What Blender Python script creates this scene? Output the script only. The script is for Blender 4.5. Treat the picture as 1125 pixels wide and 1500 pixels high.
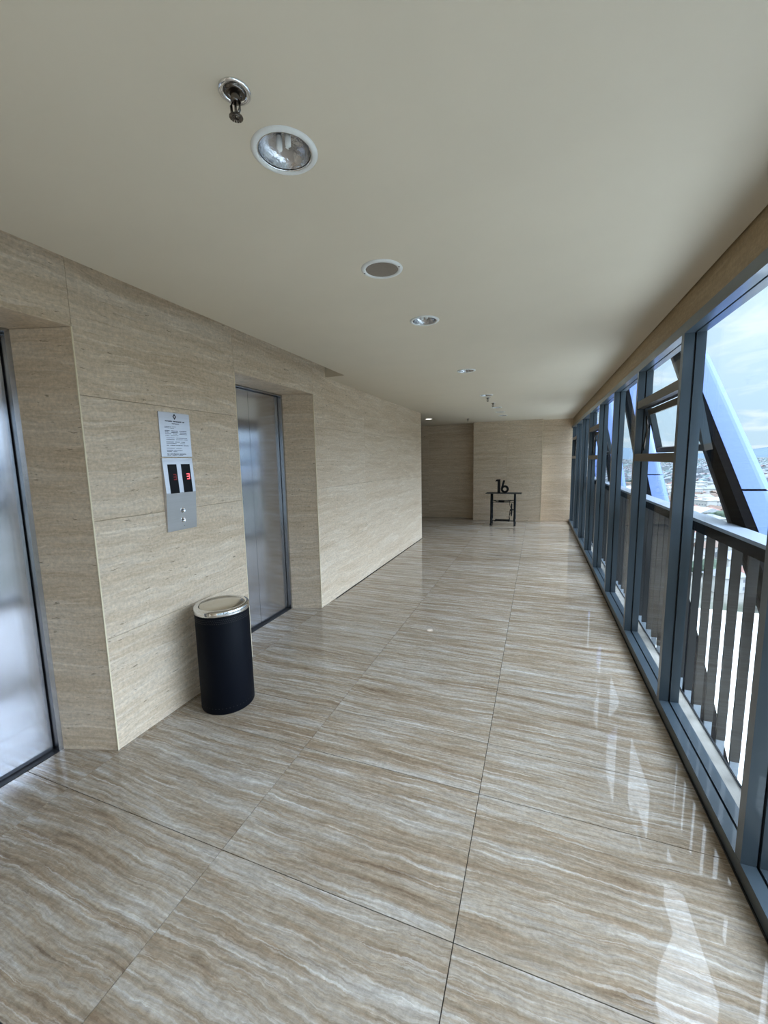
import bpy, bmesh, math, random
from mathutils import Vector, Matrix
C = bpy.context.scene
for o in list(bpy.data.objects):
    bpy.data.objects.remove(o)
rnd = random.Random(7)
PI = math.pi

# ------------------------------------------------------------------ camera
cam_d = bpy.data.cameras.new('camera')
cam = bpy.data.objects.new('camera', cam_d)
C.collection.objects.link(cam)
r_ = Vector((0.935646571, 0.352365288, -0.020104681))
u_ = Vector((-0.026088659, 0.125857127, 0.991705282))
f_ = Vector((-0.351972834, 0.927361142, -0.126950527))
cam.matrix_world = Matrix(((r_.x, u_.x, -f_.x, 0), (r_.y, u_.y, -f_.y, 0), (r_.z, u_.z, -f_.z, 1.65), (0, 0, 0, 1)))
cam_d.sensor_fit = 'VERTICAL'
cam_d.sensor_height = 36.0
cam_d.lens = 592.69 / 1500 * 36.0
cam_d.clip_start = 0.02
cam_d.clip_end = 20000
C.camera = cam

# ------------------------------------------------------------------ view, exposure
C.view_settings.view_transform = 'Standard'
C.view_settings.look = 'None'
C.view_settings.gamma = 1.0
C.view_settings.exposure = 0.06
C.view_settings.use_curve_mapping = False


# ------------------------------------------------------------------ node helpers
def nd(nt, typ, **kw):
    n = nt.nodes.new(typ)
    for k, v in kw.items():
        if k.startswith('i_'):
            key = k[2:]
            key = int(key) if key.isdigit() else key.replace('_', ' ')
            n.inputs[key].default_value = v
        else:
            setattr(n, k, v)
    return n


def lk(nt, a, b):
    nt.links.new(a, b)


def ramp(nt, fac, stops, interp='LINEAR'):
    n = nt.nodes.new('ShaderNodeValToRGB')
    cr = n.color_ramp
    cr.interpolation = interp
    while len(cr.elements) < len(stops):
        cr.elements.new(0.5)
    for e, (p, c) in zip(cr.elements, stops):
        e.position = p
        e.color = (c[0], c[1], c[2], 1) if len(c) == 3 else c
    lk(nt, fac, n.inputs[0])
    return n.outputs[0]


def srgb(r, g, b):
    f = lambda c: (c / 255 / 12.92) if c / 255 <= 0.04045 else ((c / 255 + 0.055) / 1.055) ** 2.4
    return (f(r), f(g), f(b))


# ------------------------------------------------------------------ sky: hazy tropical noon, pale blue low down, bright haze and cloud overhead
SKY_GAIN = 1.0
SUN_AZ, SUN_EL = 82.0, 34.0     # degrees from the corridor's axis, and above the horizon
world = bpy.data.worlds.new('sky')
C.world = world
world.use_nodes = True
nt = world.node_tree
nt.nodes.clear()
tc = nd(nt, 'ShaderNodeTexCoord')
sep = nd(nt, 'ShaderNodeSeparateXYZ')
lk(nt, tc.outputs['Generated'], sep.inputs[0])
base = ramp(nt, sep.outputs[2], [(0.0, (0.70, 0.90, 1.05)), (0.10, (0.70, 0.94, 1.14)), (0.30, (0.84, 1.06, 1.26)),
                                 (0.52, (2.4, 2.8, 3.3)), (0.74, (5.2, 5.9, 6.8)), (1.0, (7.0, 7.8, 8.8))])
# bright haze round an assumed sun, added right of view to light low walls
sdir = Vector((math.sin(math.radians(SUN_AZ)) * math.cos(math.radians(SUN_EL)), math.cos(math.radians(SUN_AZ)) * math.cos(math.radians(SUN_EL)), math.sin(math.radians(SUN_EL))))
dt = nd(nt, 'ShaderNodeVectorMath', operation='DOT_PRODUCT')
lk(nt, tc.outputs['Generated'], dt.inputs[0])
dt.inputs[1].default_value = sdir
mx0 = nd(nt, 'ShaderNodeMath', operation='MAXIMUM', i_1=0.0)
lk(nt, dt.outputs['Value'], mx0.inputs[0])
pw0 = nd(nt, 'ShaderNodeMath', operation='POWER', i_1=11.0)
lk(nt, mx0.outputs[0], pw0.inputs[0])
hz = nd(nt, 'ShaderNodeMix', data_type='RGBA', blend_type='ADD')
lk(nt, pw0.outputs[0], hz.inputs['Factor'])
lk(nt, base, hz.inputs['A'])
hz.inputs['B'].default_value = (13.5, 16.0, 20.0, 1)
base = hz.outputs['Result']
mz = nd(nt, 'ShaderNodeMath', operation='ADD', i_1=0.18)
lk(nt, sep.outputs[2], mz.inputs[0])
dv = nd(nt, 'ShaderNodeVectorMath', operation='DIVIDE')
cmb = nd(nt, 'ShaderNodeCombineXYZ')
for i in range(3):
    lk(nt, mz.outputs[0], cmb.inputs[i])
lk(nt, tc.outputs['Generated'], dv.inputs[0])
lk(nt, cmb.outputs[0], dv.inputs[1])
cn = nd(nt, 'ShaderNodeTexNoise', i_Scale=2.6, i_Detail=7.0, i_Roughness=0.55, i_Distortion=0.35)
lk(nt, dv.outputs[0], cn.inputs['Vector'])
cm = ramp(nt, cn.outputs[0], [(0.50, (0, 0, 0)), (0.66, (0.75, 0.75, 0.75))])
cadd = nd(nt, 'ShaderNodeMix', data_type='RGBA', blend_type='ADD')
lk(nt, cm, cadd.inputs['Factor'])
lk(nt, base, cadd.inputs['A'])
cadd.inputs['B'].default_value = (0.34, 0.22, 0.12, 1)
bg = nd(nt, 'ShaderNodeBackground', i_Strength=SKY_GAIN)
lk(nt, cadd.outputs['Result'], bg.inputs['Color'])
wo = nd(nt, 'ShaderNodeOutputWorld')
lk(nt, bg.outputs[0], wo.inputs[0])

# ------------------------------------------------------------------ materials
def mat(name):
    m = bpy.data.materials.new(name)
    m.use_nodes = True
    nt = m.node_tree
    b = nt.nodes['Principled BSDF']
    return m, nt, b


def plain(name, col, rough=0.5, metal=0.0, bump=0.0, bscale=60, var=0.06, coat=0.0):
    m, nt, b = mat(name)
    geo = nd(nt, 'ShaderNodeNewGeometry')
    n = nd(nt, 'ShaderNodeTexNoise', i_Scale=bscale, i_Detail=4.0)
    lk(nt, geo.outputs['Position'], n.inputs['Vector'])
    lo = tuple(c * (1 - var) for c in col)
    hi = tuple(min(1, c * (1 + var)) for c in col)
    lk(nt, ramp(nt, n.outputs[0], [(0.3, lo), (0.7, hi)]), b.inputs['Base Color'])
    b.inputs['Roughness'].default_value = rough
    b.inputs['Metallic'].default_value = metal
    b.inputs['Coat Weight'].default_value = coat
    if bump:
        bp = nd(nt, 'ShaderNodeBump', i_Strength=bump, i_Distance=0.002)
        lk(nt, n.outputs[0], bp.inputs['Height'])
        lk(nt, bp.outputs[0], b.inputs['Normal'])
    return m


def travertine(name, stretch, stops, streak, rough, pits=0.0, warp=0.10, vary=3.0, spec=0.5, fine=None, rag=(9.0, 0.03), hair=0.12):
    """layered stone: bands of noise squeezed along one axis, wandering, plus thin pale and dark streaks"""
    m, nt, b = mat(name)
    geo = nd(nt, 'ShaderNodeNewGeometry')
    oi = nd(nt, 'ShaderNodeObjectInfo')
    rv = nd(nt, 'ShaderNodeVectorMath', operation='SCALE')
    rv.inputs[0].default_value = (vary, vary * 1.7, vary * 2.3)
    lk(nt, oi.outputs['Random'], rv.inputs['Scale'])
    ps = nd(nt, 'ShaderNodeVectorMath', operation='ADD')
    lk(nt, geo.outputs['Position'], ps.inputs[0])
    lk(nt, rv.outputs[0], ps.inputs[1])
    wn = nd(nt, 'ShaderNodeTexNoise', i_Scale=1.3, i_Detail=3.0)
    lk(nt, ps.outputs[0], wn.inputs['Vector'])
    ws = nd(nt, 'ShaderNodeVectorMath', operation='MULTIPLY_ADD')
    lk(nt, wn.outputs['Color'], ws.inputs[0])
    ws.inputs[1].default_value = (warp, warp, warp)
    wn2 = nd(nt, 'ShaderNodeTexNoise', i_Scale=rag[0], i_Detail=5.0, i_Roughness=0.7)
    lk(nt, ps.outputs[0], wn2.inputs['Vector'])
    ws0 = nd(nt, 'ShaderNodeVectorMath', operation='MULTIPLY_ADD')
    lk(nt, wn2.outputs['Color'], ws0.inputs[0])
    ws0.inputs[1].default_value = (rag[1], rag[1], rag[1])
    lk(nt, ps.outputs[0], ws0.inputs[2])
    lk(nt, ws0.outputs[0], ws.inputs[2])
    mp = nd(nt, 'ShaderNodeVectorMath', operation='MULTIPLY')
    mp.inputs[1].default_value = stretch
    lk(nt, ws.outputs[0], mp.inputs[0])
    n1 = nd(nt, 'ShaderNodeTexNoise', i_Scale=1.0, i_Detail=11.0, i_Roughness=0.74, i_Distortion=0.2)
    lk(nt, mp.outputs[0], n1.inputs['Vector'])
    col = ramp(nt, n1.outputs[0], stops)
    # thin streaks
    mp2 = nd(nt, 'ShaderNodeVectorMath', operation='MULTIPLY')
    mp2.inputs[1].default_value = tuple(s * k for s, k in zip(stretch, fine or (2.2, 3.0, 3.0)))
    lk(nt, ws.outputs[0], mp2.inputs[0])
    n2 = nd(nt, 'ShaderNodeTexNoise', i_Scale=1.0, i_Detail=6.0, i_Roughness=0.6)
    lk(nt, mp2.outputs[0], n2.inputs['Vector'])
    sf = ramp(nt, n2.outputs[0], [(0.30, (1, 1, 1)), (0.40, (0, 0, 0)), (0.56, (0, 0, 0)), (0.66, (1, 1, 1))])
    sc = ramp(nt, n2.outputs[0], [(0.45, streak[0]), (0.5, streak[1])])
    fm = nd(nt, 'ShaderNodeMath', operation='MULTIPLY', i_1=0.45)
    lk(nt, sf, fm.inputs[0])
    mx = nd(nt, 'ShaderNodeMix', data_type='RGBA')
    lk(nt, fm.outputs[0], mx.inputs['Factor'])
    lk(nt, col, mx.inputs['A'])
    lk(nt, sc, mx.inputs['B'])
    out = mx.outputs['Result']
    # hair-fine streaks along the bedding
    mp5 = nd(nt, 'ShaderNodeVectorMath', operation='MULTIPLY')
    mp5.inputs[1].default_value = tuple(7.0 if q < 3 else 95.0 for q in stretch)
    lk(nt, ws.outputs[0], mp5.inputs[0])
    n5 = nd(nt, 'ShaderNodeTexNoise', i_Scale=1.0, i_Detail=5.0, i_Roughness=0.7)
    lk(nt, mp5.outputs[0], n5.inputs['Vector'])
    h5 = ramp(nt, n5.outputs[0], [(0.30, (1 - hair,) * 3), (0.70, (1 + hair,) * 3)])
    m5 = nd(nt, 'ShaderNodeMix', data_type='RGBA', blend_type='MULTIPLY')
    m5.inputs['Factor'].default_value = 1.0
    lk(nt, out, m5.inputs['A'])
    lk(nt, h5, m5.inputs['B'])
    out = m5.outputs['Result']
    # mottle, grain
    n3 = nd(nt, 'ShaderNodeTexNoise', i_Scale=55.0, i_Detail=5.0, i_Roughness=0.7)
    lk(nt, ps.outputs[0], n3.inputs['Vector'])
    g = ramp(nt, n3.outputs[0], [(0.3, (0.80, 0.80, 0.80)), (0.7, (1.16, 1.16, 1.16))])
    mg = nd(nt, 'ShaderNodeMix', data_type='RGBA', blend_type='MULTIPLY')
    mg.inputs['Factor'].default_value = 1.0
    lk(nt, out, mg.inputs['A'])
    lk(nt, g, mg.inputs['B'])
    out = mg.outputs['Result']
    if pits:
        mp3 = nd(nt, 'ShaderNodeVectorMath', operation='MULTIPLY')
        mp3.inputs[1].default_value = tuple(14 if s < 3 else 85 for s in stretch)
        lk(nt, ws.outputs[0], mp3.inputs[0])
        n4 = nd(nt, 'ShaderNodeTexNoise', i_Scale=1.0, i_Detail=3.0, i_Roughness=0.6)
        lk(nt, mp3.outputs[0], n4.inputs['Vector'])
        pf = ramp(nt, n4.outputs[0], [(0.655, (0, 0, 0)), (0.72, (pits, pits, pits))])
        mpx = nd(nt, 'ShaderNodeMix', data_type='RGBA')
        lk(nt, pf, mpx.inputs['Factor'])
        lk(nt, out, mpx.inputs['A'])
        mpx.inputs['B'].default_value = (0.16, 0.115, 0.07, 1)
        out = mpx.outputs['Result']
    lk(nt, out, b.inputs['Base Color'])
    b.inputs['Roughness'].default_value = rough
    b.inputs['Specular IOR Level'].default_value = spec
    return m


def brushed(name, col, rough, aniso=0.75, axis='Z', streak=0.05):
    m, nt, b = mat(name)
    geo = nd(nt, 'ShaderNodeNewGeometry')
    mp = nd(nt, 'ShaderNodeVectorMath', operation='MULTIPLY')
    mp.inputs[1].default_value = (300, 300, 3) if axis == 'Z' else (3, 3, 300)
    lk(nt, geo.outputs['Position'], mp.inputs[0])
    n = nd(nt, 'ShaderNodeTexNoise', i_Scale=1.0, i_Detail=3.0)
    lk(nt, mp.outputs[0], n.inputs['Vector'])
    lk(nt, ramp(nt, n.outputs[0], [(0.25, tuple(c * (1 - streak) for c in col)), (0.75, tuple(c * (1 + streak) for c in col))]), b.inputs['Base Color'])
    b.inputs['Metallic'].default_value = 1.0
    b.inputs['Roughness'].default_value = rough
    b.inputs['Anisotropic'].default_value = aniso
    b.inputs['Anisotropic Rotation'].default_value = 0.0
    t = nd(nt, 'ShaderNodeTangent', direction_type='RADIAL', axis='Z')
    lk(nt, t.outputs[0], b.inputs['Tangent'])
    return m


def glass(name, tint, ior=1.5):
    m = bpy.data.materials.new(name)
    m.use_nodes = True
    nt = m.node_tree
    nt.nodes.clear()
    lw = nd(nt, 'ShaderNodeLayerWeight', i_Blend=0.5)
    pw = nd(nt, 'ShaderNodeMath', operation='POWER', i_1=5.0)
    lk(nt, lw.outputs['Facing'], pw.inputs[0])
    fr = nd(nt, 'ShaderNodeMath', operation='MULTIPLY_ADD', i_1=0.34, i_2=0.022)
    lk(nt, pw.outputs[0], fr.inputs[0])
    tr = nd(nt, 'ShaderNodeBsdfTransparent')
    tr.inputs[0].default_value = (*tint, 1)
    gl = nd(nt, 'ShaderNodeBsdfGlossy')
    gl.inputs['Roughness'].default_value = 0.0
    gl.inputs['Color'].default_value = (0.95, 0.97, 1, 1)
    mx = nd(nt, 'ShaderNodeMixShader')
    lk(nt, fr.outputs[0], mx.inputs[0])
    lk(nt, tr.outputs[0], mx.inputs[1])
    lk(nt, gl.outputs[0], mx.inputs[2])
    o = nd(nt, 'ShaderNodeOutputMaterial')
    lk(nt, mx.outputs[0], o.inputs[0])
    return m


def emit(name, col, s):
    m, nt, b = mat(name)
    b.inputs['Base Color'].default_value = (0.02, 0.0, 0.0, 1)
    b.inputs['Emission Color'].default_value = (*col, 1)
    b.inputs['Emission Strength'].default_value = s
    return m


M = {}
M['floor'] = travertine('polished travertine floor', (1.2, 17.0, 1.2),
                        [(0.28, srgb(110, 90, 71)), (0.42, srgb(139, 121, 100)), (0.50, srgb(152, 138, 120)), (0.58, srgb(164, 154, 141)), (0.72, srgb(188, 182, 174))],
                        (srgb(102, 84, 67), srgb(206, 201, 193)), 0.03, warp=0.10, vary=1.0, fine=(1.4, 3.4, 1.4), rag=(14.0, 0.026), hair=0.26)
M['grout'] = plain('dark grout', srgb(40, 33, 28), 0.9)
M['wall'] = travertine('honed travertine wall', (0.8, 0.8, 13.0),
                       [(0.26, srgb(184, 162, 134)), (0.45, srgb(204, 184, 158)), (0.58, srgb(212, 195, 172)), (0.74, srgb(226, 212, 194))],
                       (srgb(182, 158, 129), srgb(232, 220, 203)), 0.42, pits=0.8, warp=0.16, spec=0.35, vary=1.2)
M['wall_joint'] = plain('wall joint', srgb(176, 160, 136), 0.8)
M['ceiling'] = plain('ceiling paint', srgb(204, 192, 171), 0.75, bscale=3, var=0.015)
M['fascia'] = travertine('fascia stone', (0.7, 0.7, 16.0),
                         [(0.3, srgb(146, 124, 92)), (0.7, srgb(174, 152, 118))], (srgb(138, 116, 86), srgb(186, 166, 134)), 0.5)
M['trim'] = plain('pale corner bead', srgb(226, 212, 182), 0.35)
M['black'] = plain('black', (0.006, 0.006, 0.007), 0.5)
M['alu'] = plain('dark slate aluminium', srgb(62, 73, 81), 0.30, metal=0.0, bscale=8, var=0.04, coat=0.3)
M['alu_brown'] = plain('dark bronze aluminium', srgb(74, 66, 58), 0.35, bscale=8, var=0.04)
M['gasket'] = plain('black gasket', (0.006, 0.006, 0.007), 0.6)
M['glass'] = glass('window glass', (0.94, 0.97, 0.98))
M['steel'] = brushed('brushed stainless door', (0.55, 0.56, 0.60), 0.15, aniso=0.85)
M['steel_frame'] = brushed('brushed stainless frame', (0.42, 0.42, 0.43), 0.22)
M['steel_plate'] = brushed('brushed stainless plate', (0.62, 0.61, 0.63), 0.28, aniso=0.4, axis='X')
M['chrome'] = plain('chrome', (0.75, 0.75, 0.75), 0.07, metal=1.0, var=0.01)
M['dark_chrome'] = plain('tarnished chrome', (0.14, 0.125, 0.11), 0.2, metal=1.0)
M['reflector'] = plain('lamp reflector', (0.46, 0.46, 0.47), 0.08, metal=1.0, bscale=110, bump=0.8)
M['white_ring'] = plain('white enamel ring', srgb(216, 216, 212), 0.35, var=0.02)
M['bulb'] = plain('frosted lamp tube', srgb(240, 240, 236), 0.25, var=0.02)
M['speaker'] = plain('speaker mesh', srgb(128, 116, 103), 0.7, bscale=420, bump=0.6, var=0.25)
M['bin'] = plain('black powder coat', (0.002, 0.003, 0.006), 0.55, bscale=200, var=0.1)
M['bin'].node_tree.nodes['Principled BSDF'].inputs['Specular IOR Level'].default_value = 0.10
M['lid'] = brushed('brushed lid', (0.60, 0.57, 0.50), 0.20, aniso=0.2)
M['ink'] = plain('printed ink', (0.03, 0.03, 0.035), 0.7)
M['display'] = plain('smoked display', (0.002, 0.002, 0.003), 0.12)
M['display'].node_tree.nodes['Principled BSDF'].inputs['Specular IOR Level'].default_value = 0.12
M['led'] = emit('lit red segment', (1.0, 0.13, 0.16), 1.6)
M['led_dim'] = emit('dim red segment', (1.0, 0.06, 0.06), 0.10)
M['lit_lamp'] = emit('lit lamp lens', (1.0, 0.97, 0.92), 3.0)
M['iron'] = plain('black cast iron', (0.004, 0.004, 0.005), 0.6, bscale=40)
M['black'].node_tree.nodes['Principled BSDF'].inputs['Specular IOR Level'].default_value = 0.25
M['iron'].node_tree.nodes['Principled BSDF'].inputs['Specular IOR Level'].default_value = 0.2
M['concrete'] = plain('weathered concrete', srgb(150, 145, 136), 0.85, bscale=9, bump=0.5, var=0.22)
M['bar'] = plain('dark brown bar coating', srgb(36, 32, 30), 0.55, bscale=12)
M['bar_foot'] = plain('pale galvanised foot', srgb(168, 178, 190), 0.45)
M['cap'] = plain('grey painted cap', srgb(128, 138, 150), 0.4)
M['cladding'] = plain('pale blue grey cladding', srgb(90, 116, 172), 0.5, bscale=60, var=0.05)
M['core'] = plain('dark steel core', (0.006, 0.006, 0.007), 0.6)
M['pipe'] = plain('brown pipe', srgb(34, 30, 29), 0.6)
for k_, v_ in (('cladding', .2), ('core', .0)):
    M[k_].node_tree.nodes['Principled BSDF'].inputs['Specular IOR Level'].default_value = v_
M['facade'] = plain('facade render', srgb(170, 168, 162), 0.8)


# ------------------------------------------------------------------ mesh helpers
class MB:
    def __init__(s):
        s.v = []
        s.f = []
        s.mi = []
        s.sm = []

    def add(s, vs, fs, mi=0, smooth=False):
        k = len(s.v)
        s.v += [tuple(v) for v in vs]
        s.f += [tuple(i + k for i in f) for f in fs]
        s.mi += [mi] * len(fs)
        s.sm += [smooth] * len(fs)
        return s

    def box(s, x0, x1, y0, y1, z0, z1, mi=0):
        v = [(x, y, z) for x in (x0, x1) for y in (y0, y1) for z in (z0, z1)]
        f = [(0, 1, 3, 2), (4, 6, 7, 5), (0, 4, 5, 1), (2, 3, 7, 6), (0, 2, 6, 4), (1, 5, 7, 3)]
        return s.add(v, f, mi)

    def prism(s, pts, a0, a1, axis='X', mi=0):
        """polygon pts in the two other axes, extruded from a0 to a1"""
        n = len(pts)

        def P(a, p):
            return {'X': (a, p[0], p[1]), 'Y': (p[0], a, p[1]), 'Z': (p[0], p[1], a)}[axis]
        v = [P(a0, p) for p in pts] + [P(a1, p) for p in pts]
        f = [tuple(range(n))[::-1], tuple(range(n, 2 * n))]
        f += [(i, (i + 1) % n, n + (i + 1) % n, n + i) for i in range(n)]
        return s.add(v, f, mi)

    def lathe(s, prof, n=32, c=(0, 0, 0), mi=0, smooth=True, radf=None):
        """profile [(r, z)] turned about Z"""
        v = []
        for (r, z) in prof:
            for k in range(n):
                a = 2 * PI * k / n
                rr = r * (radf(a) if radf else 1)
                v.append((c[0] + rr * math.cos(a), c[1] + rr * math.sin(a), c[2] + z))
        f = []
        for i in range(len(prof) - 1):
            for k in range(n):
                k2 = (k + 1) % n
                f.append((i * n + k, i * n + k2, (i + 1) * n + k2, (i + 1) * n + k))
        return s.add(v, f, mi, smooth)

    def disc(s, r, z, n=32, c=(0, 0, 0), mi=0):
        v = [(c[0] + r * math.cos(2 * PI * k / n), c[1] + r * math.sin(2 * PI * k / n), c[2] + z) for k in range(n)]
        return s.add(v, [tuple(range(n))], mi)

    def tube(s, pts, rad, n=8, mi=0):
        pts = [Vector(p) for p in pts]
        rads = rad if isinstance(rad, (list, tuple)) else [rad] * len(pts)
        v = []
        for i, p in enumerate(pts):
            d = (pts[min(i + 1, len(pts) - 1)] - pts[max(i - 1, 0)]).normalized()
            a = d.orthogonal().normalized() if abs(d.z) > .95 else d.cross(Vector((0, 0, 1))).normalized()
            b2 = d.cross(a)
            for k in range(n):
                t = 2 * PI * k / n
                v.append(p + rads[i] * (math.cos(t) * a + math.sin(t) * b2))
        f = []
        for i in range(len(pts) - 1):
            for k in range(n):
                k2 = (k + 1) % n
                f.append((i * n + k, i * n + k2, (i + 1) * n + k2, (i + 1) * n + k))
        f.append(tuple(range(n))[::-1])
        f.append(tuple((len(pts) - 1) * n + k for k in range(n)))
        return s.add(v, f, mi, True)

    def mesh(s, name, mats):
        me = bpy.data.meshes.new(name)
        me.from_pydata(s.v, [], s.f)
        for m in (mats if isinstance(mats, (list, tuple)) else [mats]):
            me.materials.append(M[m] if isinstance(m, str) else m)
        me.polygons.foreach_set('material_index', s.mi)
        me.polygons.foreach_set('use_smooth', s.sm)
        bm = bmesh.new()
        bm.from_mesh(me)
        bmesh.ops.recalc_face_normals(bm, faces=bm.faces)
        bm.to_mesh(me)
        bm.free()
        return me

    def obj(s, name, mats, parent=None, loc=(0, 0, 0)):
        return put(name, s.mesh(name, mats), parent, loc)


def put(name, me, parent=None, loc=(0, 0, 0)):
    o = bpy.data.objects.new(name, me)
    C.collection.objects.link(o)
    o.location = loc
    if parent:
        o.parent = parent
    return o


def structure(o):
    o['kind'] = 'structure'
    return o


def tag(o, label, cat, group=None):
    o['label'] = label
    o['category'] = cat
    if group:
        o['group'] = group
    return o


def thing(name, label, cat, loc=(0, 0, 0), group=None):
    return tag(put(name, None, None, loc), label, cat, group)


def dup(root, loc, label, group=None):
    r = root.copy()
    C.collection.objects.link(r)
    r.location = loc
    r['label'] = label
    if group:
        r['group'] = group
    for ch in list(root.children):
        c = ch.copy()
        C.collection.objects.link(c)
        c.parent = r
        for g in list(ch.children):
            d = g.copy()
            C.collection.objects.link(d)
            d.parent = c
    return r


# measures (metres; origin on the floor below the camera, Y runs down the corridor)
XW = -2.247     # left stone wall face
XR = 0.800      # right fascia face
XF = 0.775      # window frame front
ZC = 2.581      # ceiling
XS = -2.006     # ceiling edge at the light slot
YE = 8.15       # end of left wall
HEAD = 2.36     # lift opening head
PORT = [(0.265, 1.473), (2.665, 3.873)]

# ================================================================== FLOOR
fl = structure(MB().box(-7, 0.86, -5, 11.6, -0.30, -0.006).obj('floor', 'grout'))
xe = [-7.22, -6.22, -5.22, -4.22, -3.225, -2.227, -1.229, -0.228, 0.776]
ye = [0.147, 0.527, 1.187, 1.85, 2.23]
while ye[-1] < 11.2:
    ye.append(ye[-1] + 0.66)
while ye[0] > -4.6:
    ye.insert(0, ye[0] - 0.66)
cache = {}
J = 0.0017
for i in range(len(xe) - 1):
    for j in range(len(ye) - 1):
        w, l = xe[i + 1] - xe[i], ye[j + 1] - ye[j]
        yc = (ye[j] + ye[j + 1]) / 2
        xc = (xe[i] + xe[i + 1]) / 2
        if xc < -2.7 and yc < 8.0 and not (i == 4 and -0.2 < yc < 4.2):
            continue
        if i < 2:
            continue
        k = (round(w, 3), round(l, 3))
        if k not in cache:
            x2, y2 = w / 2 - J, l / 2 - J
            mb = MB().box(-x2, x2, -y2, y2, -.0055, 0)
            cache[k] = mb.mesh('floor_tile', 'floor')
        put('floor_tile', cache[k], fl, (xc, yc, 0))

# ================================================================== LEFT WALL (stone panels on a backing)
wl = MB()
ZT = 2.80
for a, b in [(-5, PORT[0][0]), (PORT[0][1], PORT[1][0]), (PORT[1][1], YE - 0.03)]:
    a2 = a + (0.12 if a > 0 else 0)
    b2 = b - (0.12 if b < 4 else 0)
    wl.box(-3.0, XW - 0.03, a2, b2, 0, ZT)
for a, b in PORT:
    wl.box(-3.0, XW - 0.03, a - 0.13, b + 0.13, HEAD + 0.03, ZT)
wall_left = structure(wl.obj('wall_left', 'wall_joint'))
G = 0.0008


def stone(parent, x, y0, y1, z0, z1, t=0.029, m='wall'):
    """panel on the wall facing +X"""
    a, b2, c, d, e = y0 + G, y1 - G, z0 + G, z1 - G, 0.0012
    v = [(x - t, a, c), (x - t, b2, c), (x - t, b2, d), (x - t, a, d), (x - e, a, c), (x - e, b2, c), (x - e, b2, d), (x - e, a, d),
         (x, a + e, c + e), (x, b2 - e, c + e), (x, b2 - e, d - e), (x, a + e, d - e)]
    f = [(0, 1, 5, 4), (1, 2, 6, 5), (2, 3, 7, 6), (3, 0, 4, 7), (4, 5, 9, 8), (5, 6, 10, 9), (6, 7, 11, 10), (7, 4, 8, 11), (8, 9, 10, 11), (3, 2, 1, 0)]
    return MB().add(v, f).obj('stone_panel', m, parent)


zr = [0.0, 0.675, 1.35, 2.02]
for y0, y1 in [(-5, -3.7), (-3.7, -2.4), (-2.4, -1.07), (-1.07, 0.265), (1.473, 2.665), (3.873, 5.23), (5.23, 6.62), (6.62, YE)]:
    top = ZT if y1 < 4 else ZC
    for k in range(3):
        stone(wall_left, XW, y0, y1, zr[k], zr[k + 1])
    if y0 == 3.873:
        stone(wall_left, XW, y0, y1, 2.02, ZT)
    else:
        stone(wall_left, XW, y0, y1, 2.02, ZT)
for y0, y1 in PORT:
    stone(wall_left, XW, y0, y1, HEAD, ZT)
# return of the wall end, facing the far hall
MB().box(-3.0, XW - 0.001, YE - 0.029, YE, 0, ZC).obj('stone_panel', 'wall', wall_left)
structure(MB().box(XW - 0.03, XW - 0.004, YE + 0.001, YE + 0.03, 0, ZC).obj('trim_1', 'black'))
nt_ = 2
# splayed stone jambs, soffits and corner beads of the two lift openings
for (y0, y1) in PORT:
    for (yo, yi) in ((y1, y1 - 0.10), (y0, y0 + 0.10)):
        s = 1 if yo == y1 else -1
        MB().prism([(XW - .002, yo), (-2.57, yi), (-2.57, yi + s * .02), (XW - .025, yo + s * .028)], 0, HEAD - .001, 'Z').obj('stone_panel', 'wall', wall_left)
        structure(MB().box(XW - .004, XW + .002, yo - .004 if s > 0 else yo - .003, yo + .003 if s > 0 else yo + .004, 0, HEAD).obj('trim_%d' % nt_, 'trim'))
        nt_ += 1
    MB().prism([(XW - .002, y0 + .002), (XW - .002, y1 - .002), (-2.57, y1 - .102), (-2.57, y0 + .102)], HEAD, HEAD + .025, 'Z').obj('stone_panel', 'wall', wall_left)

# ================================================================== LIFT DOORS
for n, (y0, y1) in enumerate(PORT):
    a, b = y0 + 0.10, y1 - 0.10
    c = (a + b) / 2
    d = structure(put('door_%d' % (n + 1), None, None, (-2.62, c, 0)))
    hw = (b - a) / 2
    for s in (-1, 1):
        MB().box(-0.05, 0.05, s * hw - (0.0 if s < 0 else 0.024), s * hw + (0.024 if s < 0 else 0.0), 0.001, HEAD - .002).obj('door_jamb', 'steel_frame', d)
        y_in, y_out = 0.0016, hw - 0.024 - 0.007
        ya, yb = sorted((s * y_in, s * y_out))
        lf = MB().box(-0.03, 0.006, ya, yb, 0.008, HEAD - 0.022).obj('door_leaf', 'steel', d)
    MB().box(-0.05, 0.05, -hw + .024, hw - .024, HEAD - .016, HEAD - .002).obj('door_head', 'steel_frame', d)
    MB().box(-0.10, -0.04, -hw, hw, 0.001, HEAD - .002).obj('door_backing', 'black', d)
    MB().box(-0.035, 0.05, -hw + .024, hw - .024, -0.004, 0.003).obj('door_sill', 'gasket', d)

# ================================================================== FAR END
wb = structure(MB().box(-7, -1.585, 11.33, 11.6, 0, ZC).box(-1.585, 0.10, 10.98, 11.6, 0, ZC).box(0.10, 0.86, 11.23, 11.6, 0, ZC).obj('wall_back', 'wall_joint'))


def stone_y(parent, y, x0, x1, z0, z1, t=0.029, m='wall'):
    a, b2, c, d = x0 + G, x1 - G, z0 + G, z1 - G
    return MB().box(a, b2, y, y + t, c, d).obj('stone_panel', m, parent)


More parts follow.
